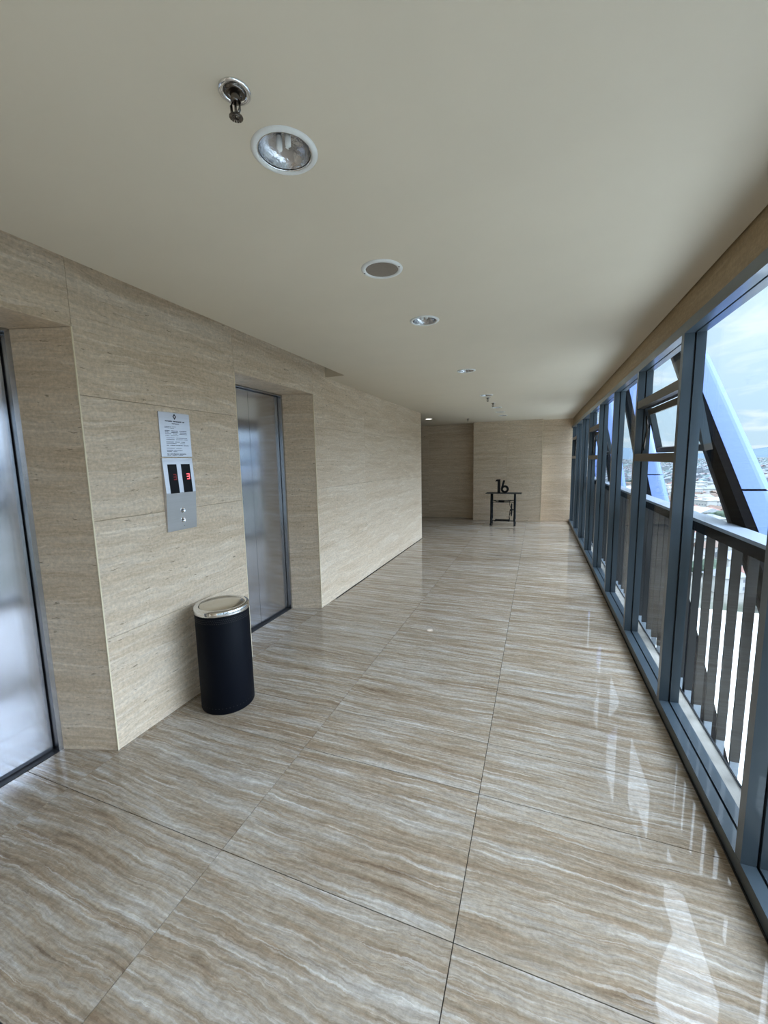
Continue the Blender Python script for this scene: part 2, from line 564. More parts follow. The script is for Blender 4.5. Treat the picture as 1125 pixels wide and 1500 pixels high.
zf = [0, 0.675, 1.35, 2.02, ZC]
for x0, x1, y in [(-7, -5.6, 11.30), (-5.6, -4.2, 11.30), (-4.2, -2.9, 11.30), (-2.9, -1.59, 11.30), (-1.59, -0.74, 10.95), (-0.74, 0.103, 10.95), (0.103, 0.80, 11.20)]:
    for k in range(4):
        stone_y(wb, y, x0, x1, zf[k], zf[k + 1])
MB().box(-1.59, -1.587, 10.952, 11.30, 0, ZC).obj('stone_panel', 'wall', wb)
MB().box(0.100, 0.104, 10.952, 11.20, 0, ZC).obj('stone_panel', 'wall', wb)
structure(MB().box(0.098, 0.108, 10.944, 10.952, 0, ZC).obj('trim_%d' % nt_, 'trim'))
nt_ += 1
structure(MB().box(-7.2, -7.0, 7.9, 11.6, 0, ZC).obj('wall_end', 'wall'))
structure(MB().box(-7.0, -3.0, 7.95, 8.12, 0, ZC).obj('wall_hall', 'wall'))
structure(MB().box(-3.2, 0.86, -5.2, -5.0, 0, 2.9).obj('wall_front', 'wall'))

# ================================================================== CEILING (one skin with real holes for the lamps)
XL0, XL1, RH = -0.875, -0.605, 0.0845
LX = -0.740
lamp_y = [1.166, 2.797, 4.509, 6.354, 7.95, 9.50]
spk_y = [1.989, 8.75]
cb = MB()


def quad(x0, x1, y0, y1):
    cb.add([(x0, y0, ZC), (x1, y0, ZC), (x1, y1, ZC), (x0, y1, ZC)], [(0, 1, 2, 3)])


quad(XS, XL0, -5, 4.155)
quad(XW, XL0, 4.155, YE)
quad(-7.0, XL0, YE, 11.33)
quad(XL1, 0.790, -5, 11.3)
yy = -5.0
HW = (XL1 - XL0) / 2
for ly in lamp_y:
    quad(XL0, XL1, yy, ly - HW)
    n = 32
    vs = []
    for k in range(n):
        a = 2 * PI * k / n + PI / 4
        vs.append((LX + RH * math.cos(a), ly + RH * math.sin(a), ZC))
    for k in range(n):
        a = 2 * PI * k / n + PI / 4
        m_ = max(abs(math.cos(a)), abs(math.sin(a)))
        vs.append((LX + HW * math.cos(a) / m_, ly + HW * math.sin(a) / m_, ZC))
    cb.add(vs, [(k, (k + 1) % n, n + (k + 1) % n, n + k) for k in range(n)])
    yy = ly + HW
quad(XL0, XL1, yy, 11.3)
# slot edge and end, going up behind the ceiling
cb.add([(XS, -5, ZC), (XS, 4.155, ZC), (XS, 4.155, ZT), (XS, -5, ZT)], [(0, 1, 2, 3)])
cb.add([(XS, 4.155, ZC), (XW, 4.155, ZC), (XW, 4.155, ZT), (XS, 4.155, ZT)], [(0, 1, 2, 3)])
cb.add([(0.790, -5, ZC), (0.790, 11.3, ZC), (0.790, 11.3, ZC + .04), (0.790, -5, ZC + .04)], [(0, 1, 2, 3)])
cb.box(-7.2, 0.93, -5.2, 11.6, ZT, ZT + 0.15)
ceil = structure(cb.obj('ceiling', 'ceiling'))

# ================================================================== RIGHT SIDE: fascia, frame, window bays
structure(MB().box(XR, 0.93, -5, 11.3, 2.402, ZT).obj('wall_right', 'fascia'))
PITCH = 1.14
Y0 = 1.77
mull = [Y0 + PITCH * k for k in range(-5, 9)]
ZS, ZH = 0.072, 2.342
# sill and head: two profiles with a black gasket line between them
structure(MB().box(XF, 0.826, -5, 11.3, -0.004, ZS).box(0.836, 0.884, -5, 11.3, -0.004, ZS).obj('trim_%d' % nt_, 'alu'))
structure(MB().box(0.826, 0.836, -5, 11.3, 0.0, ZS - .012).obj('trim_%d' % (nt_ + 1), 'gasket'))
structure(MB().box(XF, 0.826, -5, 11.3, ZH, 2.402).box(0.836, 0.884, -5, 11.3, ZH, 2.402).obj('trim_%d' % (nt_ + 2), 'alu'))
structure(MB().box(0.826, 0.836, -5, 11.3, ZH + .012, 2.40).obj('trim_%d' % (nt_ + 3), 'gasket'))
structure(MB().box(0.770, XF - .0005, -5, 11.2, 0.0005, 0.010).obj('sill_shadow_strip', 'gasket'))  # thin black strip stands in for the shadow along the sill's foot
MW = 0.046
mull_me = MB().box(XF + .0006, 0.826, 0, MW, ZS, ZH).box(0.836, 0.884, 0, MW, ZS, ZH).box(0.826, 0.836, .012, MW - .012, ZS, ZH, 1).mesh('mullion', ['alu', 'gasket'])
pane_low = {}


def pane(parent, y0, y1, z0, z1, x=0.862):
    return MB().box(x, x + 0.006, y0, y1, z0, z1).obj('pane', 'glass', parent)


AWN = {2, 5, 8, -1, -4}
T0, T1, T2, T3 = 1.600, 1.660, 2.035, 2.095     # transom bands of a bay with an opening sash
for n, ym in enumerate(mull):
    k = n - 5
    w = structure(put('window_%d' % (n + 1), None, None, (0, ym, 0)))
    put('mullion', mull_me, w)
    ya, yb = MW, PITCH
    if k == 8:
        continue
    if k not in (1, 4, 7, -2, -5):
        pane(w, ya - .003, yb + .003, ZS - .005, ZH + .005)
        continue
    pane(w, ya - .003, yb + .003, ZS - .005, T0 + .01)
    pane(w, ya - .003, yb + .003, T3 - .01, ZH + .005)
    for z0, z1 in ((T0, T1), (T2, T3)):
        MB().box(XF + .004, 0.826, ya, yb, z0, z1).box(0.826, 0.884, ya, yb, z0 + .006, z1 - .006, 1).obj('transom', ['alu_brown', 'gasket'], w)
    # top-hung sash swung out at the bottom
    sa = put('sash', None, w, (0.872, 0, T2 - .008))
    sa.rotation_euler = (0, -math.radians(13), 0)
    hgt = T2 - T1 - .010
    a, b = ya + .012, yb - .012
    MB().box(-.02, .02, a, b, -.045, 0).obj('sash_rail', 'alu_brown', sa)
    MB().box(-.02, .02, a, b, -hgt, -hgt + .04).obj('sash_rail', 'alu_brown', sa)
    MB().box(-.02, .02, a, a + .045, -hgt + .04, -.045).obj('sash_stile', 'alu', sa)
    MB().box(-.02, .02, b - .045, b, -hgt + .04, -.045).obj('sash_stile', 'alu', sa)
    MB().box(.004, .010, a + .04, b - .04, -hgt + .035, -.04).obj('pane', 'glass', sa)
    ym2 = a + .20
    MB().box(-.034, -.02, ym2 - .035, ym2 + .035, -hgt + .008, -hgt + .03).tube([(-.030, ym2, -hgt + .02), (-.055, ym2 - .005, -hgt + .05), (-.062, ym2, -hgt + .09), (-.058, ym2, -hgt + .12)], [.009, .008, .007, .005], 8).obj('handle', 'dark_chrome', sa)
    for yy_ in (b + .003, a - .005):
        MB().tube([(0.850, yy_, T2 - .06), (0.862, yy_, T2 - .18), (0.842, yy_, T1 + .06)], .007, 6).tube([(0.885, yy_, T2 - .12), (0.855, yy_, T2 - .20), (0.842, yy_, T1 + .03)], .006, 6).obj('stay_arm', 'dark_chrome', w)

# ================================================================== BUILDING OUTSIDE: ledge, storeys above and below
structure(MB().box(0.884, 0.968, -5, 11.6, -0.25, 0.028).obj('ledge', 'concrete'))
structure(MB().box(0.968, 0.976, -5, 11.6, -0.25, 0.034).obj('trim_%d' % (nt_ + 4), 'gasket'))
structure(MB().box(-8, 0.95, -6, 12.5, 2.96, 12).box(-8, 0.95, -6, 12.5, -52, -0.35).box(-8, -7.25, -6, 12.5, -0.35, 2.96).obj('facade', 'facade'))

# balustrade: vertical bars under a broad cap, just outside the glass
bal = thing('balustrade', 'dark vertical bar balustrade with pale grey cap running outside the windows', 'balustrade', (1.0, 0, 0))
MB().box(-0.024, 0.10, -4.5, 11.6, 1.212, 1.232).obj('top_cap', 'cap', bal)
MB().box(-0.020, 0.080, -4.5, 11.6, 1.150, 1.2115).obj('top_rail', 'core', bal)
bar_me = MB().box(0, .043, -.008, .008, 0.02, 1.150).mesh('bar', 'bar')
foot_me = MB().box(0.002, .041, -.007, .007, -0.22, 0.02).mesh('bar_foot', 'bar_foot')
yb_ = 2.492 - 0.179 * 13
while yb_ < 11.3:
    bo = put('bar', bar_me, bal, (0, yb_, 0))
    put('bar_foot', foot_me, bo)
    yb_ += 0.179
MB().box(-0.01, 0.08, -4.5, 11.6, -0.27, -0.22).obj('bottom_rail', 'bar', bal)

# diagonal columns leaning along the facade
SL = 0.89
dn = math.hypot(1, SL)
dvec = (1 / dn, SL / dn)            # along the column in (Y, z)
nvec = (-SL / dn, 1 / dn)           # up and towards the camera


def diag_pts(off0, off1, s0, s1):
    return [(dvec[0] * s + nvec[0] * o, dvec[1] * s + nvec[1] * o) for s, o in ((s0, off0), (s1, off0), (s1, off1), (s0, off1))]


def column(y_at, label):
    t = thing('diagonal_column', label, 'column', (0, y_at, 1.24), 'slanting facade columns')
    MB().prism(diag_pts(-.155, 0, -3.5, 5.0), 1.102, 1.150, 'X').obj('shaded_core', 'core', t)  # steel front; shade of the column's unlit side is put into its near-black colour
    MB().prism(diag_pts(-.140, -.118, -3.5, 5.0), 1.090, 1.1015, 'X').obj('pipe', 'pipe', t)
    MB().prism(diag_pts(-.140, -.02, -3.5, 5.0), 1.151, 1.28, 'X').obj('inner_box', 'core', t)
    # cladding pieces: a tray with a rounded far edge, split at level seams
    prof = [(1.150, -.018), (1.150, .004), (1.245, .004)]
    for q in range(1, 7):
        an = PI / 2 * q / 6
        prof.append((1.245 + .075 * math.sin(an), .004 - .075 * (1 - math.cos(an))))
    prof += [(1.320, -.150), (1.300, -.150), (1.300, -.08), (1.240, -.018)]
    seams = [-0.12, 0.19, 2.35, 4.4]
    for z0, z1 in zip(seams[:-1], seams[1:]):
        mb = MB()
        vs = []
        for z in (z0 + .006, z1 - .006):
            for (x, o) in prof:
                s = (z - nvec[1] * o) / dvec[1]
                vs.append((x, dvec[0] * s + nvec[0] * o, z))
        n = len(prof)
        mb.add(vs, [tuple(range(n)), tuple(range(n, 2 * n))] + [(i, (i + 1) % n, n + (i + 1) % n, n + i) for i in range(n)])
        mb.obj('cladding_panel', 'cladding', t)
    return t


for y_at, lab in [(2.81, 'nearest pale blue slanting column outside the wide window pane'),
                  (5.07, 'second pale slanting column, seen below the open sash'),
                  (7.33, 'third slanting column, seen through the middle window bays'),
                  (9.59, 'farthest slanting column outside the last window bays'),
                  (0.55, 'slanting column outside the frame beside the camera')]:
    column(y_at, lab)

# ================================================================== CEILING FITTINGS


def downlight(loc, label):
    t = thing('downlight', label, 'downlight', loc, 'recessed downlights in the corridor ceiling')
    MB().lathe([(.081, .002), (.081, -.004), (.084, -.007), (.093, -.006), (.099, -.001), (.099, .0)], 40).obj('trim_ring', 'white_ring', t)
    MB().lathe([(.0812, -.003), (.0780, -.004), (.0780, .003), (.0812, .003)], 40).obj('chrome_rim', 'chrome', t)
    MB().lathe([(.0779, .002), (.074, .012), (.066, .024), (.052, .036), (.030, .044), (.001, .046)], 48, radf=lambda a: 1 - .018 * (0.5 + 0.5 * math.cos(24 * a))).obj('reflector', 'reflector', t)
    b = MB()
    for s in (-1, 1):
        b.tube([(s * .015, -.004, .042), (s * .015, -.004, .010), (s * .012, -.004, .004)], [.009, .009, .006], 10)
    b.obj('lamp', 'bulb', t)
    return t


d0 = downlight((LX, lamp_y[0], ZC), 'largest and nearest recessed downlight with faceted reflector, beside the sprinkler')
for ly, lab in zip(lamp_y[1:], ['second recessed downlight, just beyond the near ceiling speaker', 'third recessed downlight, alone in mid ceiling', 'fourth recessed downlight, just in front of the far sprinklers',
                                'fifth recessed downlight, between far sprinklers and far speaker', 'sixth and farthest recessed downlight, nearest the end wall']):
    dup(d0, (LX, ly, ZC), lab)
dl = thing('downlight', 'bright downlight in the left hall ceiling past the wall corner', 'downlight', (-2.40, 9.39, ZC), 'recessed downlights in the corridor ceiling')
MB().lathe([(.074, .0), (.074, -.004), (.092, -.006), (.099, -.001), (.099, .0)], 32).obj('trim_ring', 'white_ring', dl)
MB().lathe([(.0735, -.001), (.04, -.0025), (.001, -.003)], 32).obj('lens', 'lit_lamp', dl)


def speaker(loc, label):
    t = thing('ceiling_speaker', label, 'speaker', loc, 'round ceiling speakers')
    MB().lathe([(.080, -.001), (.081, -.006), (.092, -.007), (.101, -.003), (.102, 0)], 40).obj('trim_ring', 'white_ring', t)
    MB().lathe([(.0805, -.002), (.05, -.0012), (.001, -.001)], 40).obj('grille', 'speaker', t)
    for s in (-1, 1):
        MB().lathe([(.004, -.008), (.0035, -.009), (.0005, -.0095)], 8, (s * .09, -.005, .0008)).obj('screw', 'dark_chrome', t)
    return t


s0 = speaker((LX, spk_y[0], ZC), 'near round ceiling speaker with brown mesh and white ring')
dup(s0, (LX, spk_y[1], ZC), 'far round ceiling speaker close to the end wall')


def sprinkler(loc, label):
    t = thing('sprinkler', label, 'sprinkler', loc, 'fire sprinklers under the ceiling')
    MB().lathe([(.040, 0), (.040, -.003), (.034, -.006), (.027, -.004), (.026, .0)], 32).obj('escutcheon', 'chrome', t)
    MB().lathe([(.0265, -.001), (.0262, -.004), (.018, -.010), (.017, -.004), (.012, -.004)], 28).obj('cup', 'dark_chrome', t)
    MB().lathe([(.012, 0), (.012, -.022), (.009, -.026), (.001, -.026)], 16).obj('body', 'dark_chrome', t)
    b = MB()
    for s in (-1, 1):
        b.tube([(s * .008, 0, -.020), (s * .0135, 0, -.030), (s * .0125, 0, -.044), (s * .003, 0, -.055)], .0035, 8)
    b.tube([(0, 0, -.026), (0, 0, -.052)], .003, 8)
    b.obj('frame_arm', 'dark_chrome', t)
    d = MB().lathe([(.004, -.056), (.009, -.056), (.009, -.058), (.004, -.058)], 16)
    for k in range(16):
        a = 2 * PI * k / 16
        ca, sa_ = math.cos(a), math.sin(a)
        w = .0016
        d.add([(.008 * ca - w * sa_, .008 * sa_ + w * ca, -.0575), (.017 * ca - 1.6 * w * sa_, .017 * sa_ + 1.6 * w * ca, -.0595), (.017 * ca + 1.6 * w * sa_, .017 * sa_ - 1.6 * w * ca, -.0595), (.008 * ca + w * sa_, .008 * sa_ - w * ca, -.0575),
               (.008 * ca - w * sa_, .008 * sa_ + w * ca, -.0565), (.017 * ca - 1.6 * w * sa_, .017 * sa_ + 1.6 * w * ca, -.0585), (.017 * ca + 1.6 * w * sa_, .017 * sa_ - 1.6 * w * ca, -.0585), (.008 * ca + w * sa_, .008 * sa_ - w * ca, -.0565)],
              [(0, 1, 2, 3), (7, 6, 5, 4), (0, 4, 5, 1), (1, 5, 6, 2), (2, 6, 7, 3), (3, 7, 4, 0)])
    d.obj('deflector', 'dark_chrome', t)
    return t


p0 = sprinkler((LX, .948, ZC), 'chrome pendent sprinkler hanging beside the nearest downlight')
dup(p0, (LX - .01, 6.62, ZC), 'first of two far sprinklers, just beyond the fourth downlight')
dup(p0, (LX, 7.30, ZC), 'second of two far sprinklers, before the fifth downlight')
dup(p0, (-1.57, 9.86, ZC), 'small sprinkler over the left hall near the dark back wall')

# ================================================================== NOTICE PLATE AND CALL PANEL
t = thing('notice_plate', 'brushed steel plate with printed lift instructions above the call panel', 'sign', (XW, 2.056, 1.842))
MB().box(0, .008, -.121, .121, -.142, .142).obj('plate', 'steel_plate', t)
ink = MB()
# emblem: a dark diamond with a pale lozenge cut in it
R1, R2 = .017, .006
cy, cz = .0, .118
o_ = [(cy, cz + R1 * 1.2), (cy + R1 * .85, cz), (cy, cz - R1 * 1.2), (cy - R1 * .85, cz)]
i_ = [(cy, cz + R2 * 1.2), (cy + R2 * .9, cz), (cy, cz - R2 * 1.2), (cy - R2 * .9, cz)]
em = MB().add([(.0084, *q) for q in o_ + i_], [(k, (k + 1) % 4, 4 + (k + 1) % 4, 4 + k) for k in range(4)])
em.obj('emblem', 'ink', t)
rows = [(.0865, .0085, [(-.075, -.020), (-.013, .055), (.061, .078)]), (.072, .005, [(-.024, .034)]),
        (.052, .0034, [(-.082, -.03), (-.025, .005)]), (.043, .0034, [(-.082, -.045), (-.04, -.01)]),
        (.026, .005, [(-.082, -.045), (-.035, .02), (.03, .09)]), (.016, .005, [(-.082, -.055), (-.035, .02), (.036, .09)]),
        (.006, .0034, [(-.082, -.035), (-.02, .01), (.03, .09)]), (-.004, .0034, [(-.082, -.05), (-.04, .02)]),
        (-.020, .0034, [(-.076, -.01), (.0, .09)]), (-.030, .004, [(-.076, -.012), (0, .06), (.065, .095)]),
        (-.046, .0048, [(-.078, -.02), (-.01, .03), (.04, .07)]), (-.055, .0034, [(-.078, 0), (.03, .07)]),
        (-.068, .0045, [(-.078, -.06), (-.05, -.01), (-.005, .05), (.056, .1)]), (-.086, .0034, [(-.078, -.015), (-.005, .04)]),
        (-.100, .004, [(-.078, -.03), (-.022, .045)]), (-.109, .004, [(-.078, -.04), (-.03, 0)]),
        (-.124, .006, [(-.078, -.062), (-.055, .012), (.018, .072)]), (-.133, .0042, [(-.078, -.05), (-.04, 0), (.008, .046)])]
for z, hh, segs in rows:
    for a, b in segs:
        y = a
        while y < b:
            l = min(rnd.uniform(.004, .009), b - y)
            ink.box(.008, .0083, y, y + l, z - hh / 2 * rnd.uniform(.6, 1), z + hh / 2 * rnd.uniform(.7, 1))
            y += l + .0012
o = ink.obj('printed_text', 'ink', t)
o['kind'] = 'stuff'

cp = thing('call_panel', 'brushed steel lift call panel with two dark displays and two round buttons', 'panel', (XW, 2.050, 0))
zb, zm, zt = 1.212, 1.463, 1.691
wy = .120
dsp = [(-.087, -.016), (.020, .094)]
zd0, zd1 = 1.4625, 1.651
body = MB()
body.prism([(0, zb), (.010, zb), (.024, zm - .002), (.026, zm), (.012, zt), (0, zt)], -wy, wy, 'Y')
body.obj('plate', 'steel_plate', cp)


def fx(z):
    return .026 + (z - zm) / (zt - zm) * (.012 - .026)


SLP = [(0, zd0), (0, zd1)]
for n, (a, b) in enumerate(dsp):
    p = MB().prism([(fx(zd0) - .001, zd0), (fx(zd0) + .0008, zd0), (fx(zd1) + .0008, zd1), (fx(zd1) - .001, zd1)], a, b, 'Y').obj('display', 'display', cp)
    g = MB()
    m_ = (a + b) / 2 + .012
    for q in range(3):
        z = 1.548 + q * .0165
        g.box(fx(z) + .001, fx(z) + .0018, m_ - .012, m_ + .012, z, z + .0075)
    for q in range(2):
        z = 1.5555 + q * .0165
        g.box(fx(z) + .0008, fx(z) + .0018, m_ + .006, m_ + .012, z, z + .009)
    g.obj('lit_digit', 'led' if n else 'led_dim', p)
for n, z in enumerate((1.345, 1.279)):
    x = .010 + (z - zb) / (zm - zb) * .014
    bt = MB()
    k = 24
    vs = []
    for (r, dx) in ((.0185, 0), (.0185, .003), (.0165, .004), (.0155, .0025), (.001, .0025)):
        for q in range(k):
            vs.append((x + dx, .004 + r * math.cos(2 * PI * q / k), z + r * math.sin(2 * PI * q / k)))
    bt.add(vs, [(i * k + q, i * k + (q + 1) % k, (i + 1) * k + (q + 1) % k, (i + 1) * k + q) for i in range(4) for q in range(k)], 0, True)
    b = bt.obj('button', 'chrome', cp)
    s = -1 if n == 0 else 1
    ar = MB()
    xa = x + .003
    ar.prism([(.004 - .008, z - s * .003), (.004, z + s * .007), (.004 + .008, z - s * .003), (.004 + .005, z - s * .005), (.004, z + s * .002), (.004 - .005, z - s * .005)], xa - .0005, xa + .0008, 'X')
    ar.obj('arrow', 'ink', b)
MB().lathe([(.003, 0), (.003, .002), (.0005, .002)], 10, (0.0125, .012, 1.238)).obj('keyhole', 'dark_chrome', cp)

# ================================================================== WASTE BIN
bn = thing('waste_bin', 'tall round black waste bin with chrome rim against the stone wall', 'bin', (-1.985, 2.085, 0))
RB = .174
MB().lathe([(.001, .0), (RB - .006, .0), (RB - .002, .004), (RB, .012), (RB, .670), (RB - .004, .674), (RB - .02, .674)], 56).obj('body', 'bin', bn)
MB().lathe([(RB - .012, .672), (RB + .003, .672), (RB + .004, .678), (RB + .004, .700), (RB - .002, .709), (RB - .020, .712), (RB - .026, .710), (RB - .028, .700), (RB - .028, .680)], 56).obj('rim', 'chrome', bn)
MB().lathe([(RB - .0315, .694), (RB - .0315, .7075), (RB - .036, .710), (.06, .713), (.001, .714)], 56).obj('swing_lid', 'lid', bn)
MB().lathe([(RB - .028, .690), (.001, .690)], 40).obj('inner_plate', 'black', bn)
# perforations: a band of small studs round top and base
hole = MB()
for ring, (z0, nr) in enumerate(((.628, 3), (.045, 1))):
    for q in range(nr):
        for k in range(96 if nr == 3 else 48):
            a = 2 * PI * (k + .5 * (q % 2)) / (96 if nr == 3 else 48)
            r, h2, w2 = RB + .0006, .0028, .0028
            ca, sa_ = math.cos(a), math.sin(a)
            z = z0 + q * .012
            hole.add([(r * ca + w2 * sa_, r * sa_ - w2 * ca, z - h2), (r * ca - w2 * sa_, r * sa_ + w2 * ca, z - h2), (r * ca - w2 * sa_, r * sa_ + w2 * ca, z + h2), (r * ca + w2 * sa_, r * sa_ - w2 * ca, z + h2)], [(0, 1, 2, 3)])
h = hole.obj('vent_holes', 'gasket', bn)
h['kind'] = 'stuff'

# ================================================================== TREADLE TABLE AND FLOOR NUMBER
tb = thing('treadle_table', 'black cast iron treadle sewing machine table with thin dark top by the end wall', 'table', (-0.77, 10.36, 0))
MB().box(-.415, .425, -.20, .20, .781, .790).obj('tabletop', 'black', tb)
for s in (-1, 1):
    x = s * .275
    f = MB()
    for q in (-1, 1):
        f.tube([(x + s * .012, q * .19, .010), (x + s * .004, q * .165, .05), (x, q * .135, .14), (x, q * .105, .38), (x, q * .12, .56), (x, q * .15, .70), (x, q * .16, .776)], [.020, .019, .024, .022, .024, .018, .017], 8)
        f.box(x - .02, x + .02, q * .19 - .025, q * .19 + .025, 0.001, .016)
    for z, w in ((.10, .14), (.24, .115), (.40, .10), (.57, .115), (.765, .15)):
        f.box(x - .010, x + .010, -w, w, z - .011, z + .011)
    for q in (-1, 1):
        f.tube([(x, q * .10, .25), (x, q * .03, .32), (x, -q * .09, .39)], .008, 6)
        f.tube([(x, q * .095, .41), (x, q * .02, .49), (x, -q * .11, .565)], .008, 6)
    f.obj('side_frame', 'iron', tb)
cbm = MB().box(-.275, .275, .06, .075, .585, .603).box(-.275, .275, .06, .075, .545, .560)
cbm.box(-.12, .02, .055, .08, .543, .600)
cbm.tube([(-.275, .068, .60), (-.15, .068, .565), (-.12, .068, .572)], .008, 6).tube([(.275, .068, .60), (.10, .068, .572), (.02, .068, .572)], .008, 6)
cbm.obj('cross_brace', 'iron', tb)
tr_ = MB()
for k in range(7):
    tr_.box(-.17, .14, -.10 + k * .034, -.082 + k * .034, .098, .118)
for x in (-.19, .14):
    tr_.box(x, x + .02, -.12, .125, .090, .124)
tr_.tube([(-.275, 0, .100), (.275, 0, .100)], .009, 8)
tr_.obj('treadle', 'iron', tb)
fw = MB()
cx_, cz_, rw = .200, .375, .150
ring = [(cx_, rw * math.cos(2 * PI * k / 28), cz_ + rw * math.sin(2 * PI * k / 28)) for k in range(29)]
fw.tube(ring, .013, 8)
for k in range(6):
    a = PI * k / 3 + .3
    fw.tube([(cx_, 0, cz_), (cx_, rw * math.cos(a), cz_ + rw * math.sin(a))], .008, 6)
fw.tube([(cx_ - .03, 0, cz_), (.275, 0, cz_)], .014, 8)
fw.obj('flywheel', 'iron', tb)
MB().tube([(.165, -.02, .375), (.150, -.05, .20), (.150, -.06, .110)], .007, 6).tube([(.175, -.02, .36), (.165, .02, .375)], .009, 6).obj('pitman_rod', 'iron', tb)
MB().tube([(.150, .068, .57), (.150, .03, .50), (.200, 0, .375), (.150, -.03, .22), (.165, -.02, .14)], .006, 6).obj('belt_guard', 'iron', tb)

U = .33 / 290
base_x = -0.77 - .14


def digit(name, label, mbd, x):
    o = mbd.obj(name, 'black', None, (x, 10.34, .7905))
    return tag(o, label, 'numeral')


one = MB()
ox = 370
pts1 = [((a - ox) * U, (445 - b) * U) for a, b in ((370, 195), (405, 152), (482, 150), (482, 444), (424, 444), (424, 196))]
one.prism(pts1, -.015, .015, 'Y')
digit('number_one', 'black standing numeral 1, left figure on the treadle table', one, -0.972)
six = MB()
n = 40
vs = []
cx6, cz6, ro, ri = 0, 83 * U, 83 * U, 38 * U
for y in (-.015, .015):
    for r in (ro, ri):
        for k in range(n):
            a = 2 * PI * k / n
            vs.append((r * math.cos(a), y, cz6 + r * math.sin(a)))
fs = []
for k in range(n):
    k2 = (k + 1) % n
    fs += [(k, k2, n + k2, n + k), (2 * n + k, 3 * n + k, 3 * n + k2, 2 * n + k2), (k, 2 * n + k, 2 * n + k2, k2), (n + k, n + k2, 3 * n + k2, 3 * n + k)]
six.add(vs, fs)
six.prism([(-83 * U, 96 * U), (-38 * U, 275 * U), (6 * U, 275 * U), (-28 * U, 150 * U), (-44 * U, 100 * U)], -.0149, .0149, 'Y')
digit('number_six', 'black standing numeral 6, right figure on the treadle table', six, -0.972 + 207 * U)

# ================================================================== CITY FAR BELOW
ZG = -55.0


def citymat(name, stops, scale):
    m, nt, b = mat(name)
    geo = nd(nt, 'ShaderNodeNewGeometry')
    n = nd(nt, 'ShaderNodeTexNoise', i_Scale=scale, i_Detail=8.0, i_Roughness=0.65)
    lk(nt, geo.outputs['Position'], n.inputs['Vector'])
    lk(nt, ramp(nt, n.outputs[0], stops), b.inputs['Base Color'])
    b.inputs['Roughness'].default_value = 0.9
    b.inputs['Specular IOR Level'].default_value = 0.1
    return m


M['ground'] = citymat('city ground', [(0.36, srgb(62, 74, 62)), (0.46, srgb(88, 91, 84)), (0.54, srgb(115, 113, 109)), (0.70, srgb(133, 131, 127))], 0.012)
M['plaza'] = citymat('pale paving', [(0.40, srgb(196, 200, 196)), (0.6, srgb(236, 238, 236))], 0.15)
M['green'] = citymat('tree crowns', [(0.3, srgb(62, 76, 68)), (0.7, srgb(91, 105, 91))], 0.4)
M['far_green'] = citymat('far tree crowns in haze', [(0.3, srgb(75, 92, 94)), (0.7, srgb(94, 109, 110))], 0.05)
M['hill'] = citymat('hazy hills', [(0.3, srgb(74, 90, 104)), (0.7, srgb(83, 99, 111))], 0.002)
M['house_white'] = plain('white house wall', srgb(167, 167, 164), 0.9, bscale=.5)
M['roof_red'] = plain('red tile roof', srgb(121, 91, 84), 0.9, bscale=.8, var=.15)
M['roof_grey'] = plain('grey roof sheet', srgb(111, 115, 122), 0.8, bscale=.8, var=.12)
M['roof_pale'] = plain('pale roof sheet', srgb(158, 161, 164), 0.8, bscale=.8, var=.08)
M['roof_brown'] = plain('brown tile roof', srgb(103, 87, 78), 0.9, bscale=.8, var=.15)
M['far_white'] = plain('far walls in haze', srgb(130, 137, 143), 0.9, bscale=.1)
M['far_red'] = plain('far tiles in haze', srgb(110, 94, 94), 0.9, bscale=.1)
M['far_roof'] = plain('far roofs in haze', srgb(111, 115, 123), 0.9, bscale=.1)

structure(MB().add([(0.96, -80, ZG + .15), (70, -80, ZG + .15), (95, 175, ZG + .15), (0.96, 175, ZG + .15)], [(0, 1, 2, 3)]).obj('plaza', 'plaza'))
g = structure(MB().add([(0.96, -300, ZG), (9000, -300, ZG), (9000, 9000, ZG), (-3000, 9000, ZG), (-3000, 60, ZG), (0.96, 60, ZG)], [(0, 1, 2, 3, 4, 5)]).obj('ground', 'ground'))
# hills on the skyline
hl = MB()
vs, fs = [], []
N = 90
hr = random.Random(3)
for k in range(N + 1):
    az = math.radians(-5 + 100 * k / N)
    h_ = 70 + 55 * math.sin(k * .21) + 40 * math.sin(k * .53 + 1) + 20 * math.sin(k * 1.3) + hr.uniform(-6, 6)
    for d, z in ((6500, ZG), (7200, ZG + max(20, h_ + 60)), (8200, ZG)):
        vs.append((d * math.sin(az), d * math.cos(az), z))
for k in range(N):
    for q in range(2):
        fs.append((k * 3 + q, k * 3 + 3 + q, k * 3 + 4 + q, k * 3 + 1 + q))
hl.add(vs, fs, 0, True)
structure(hl.obj('hills', 'hill'))


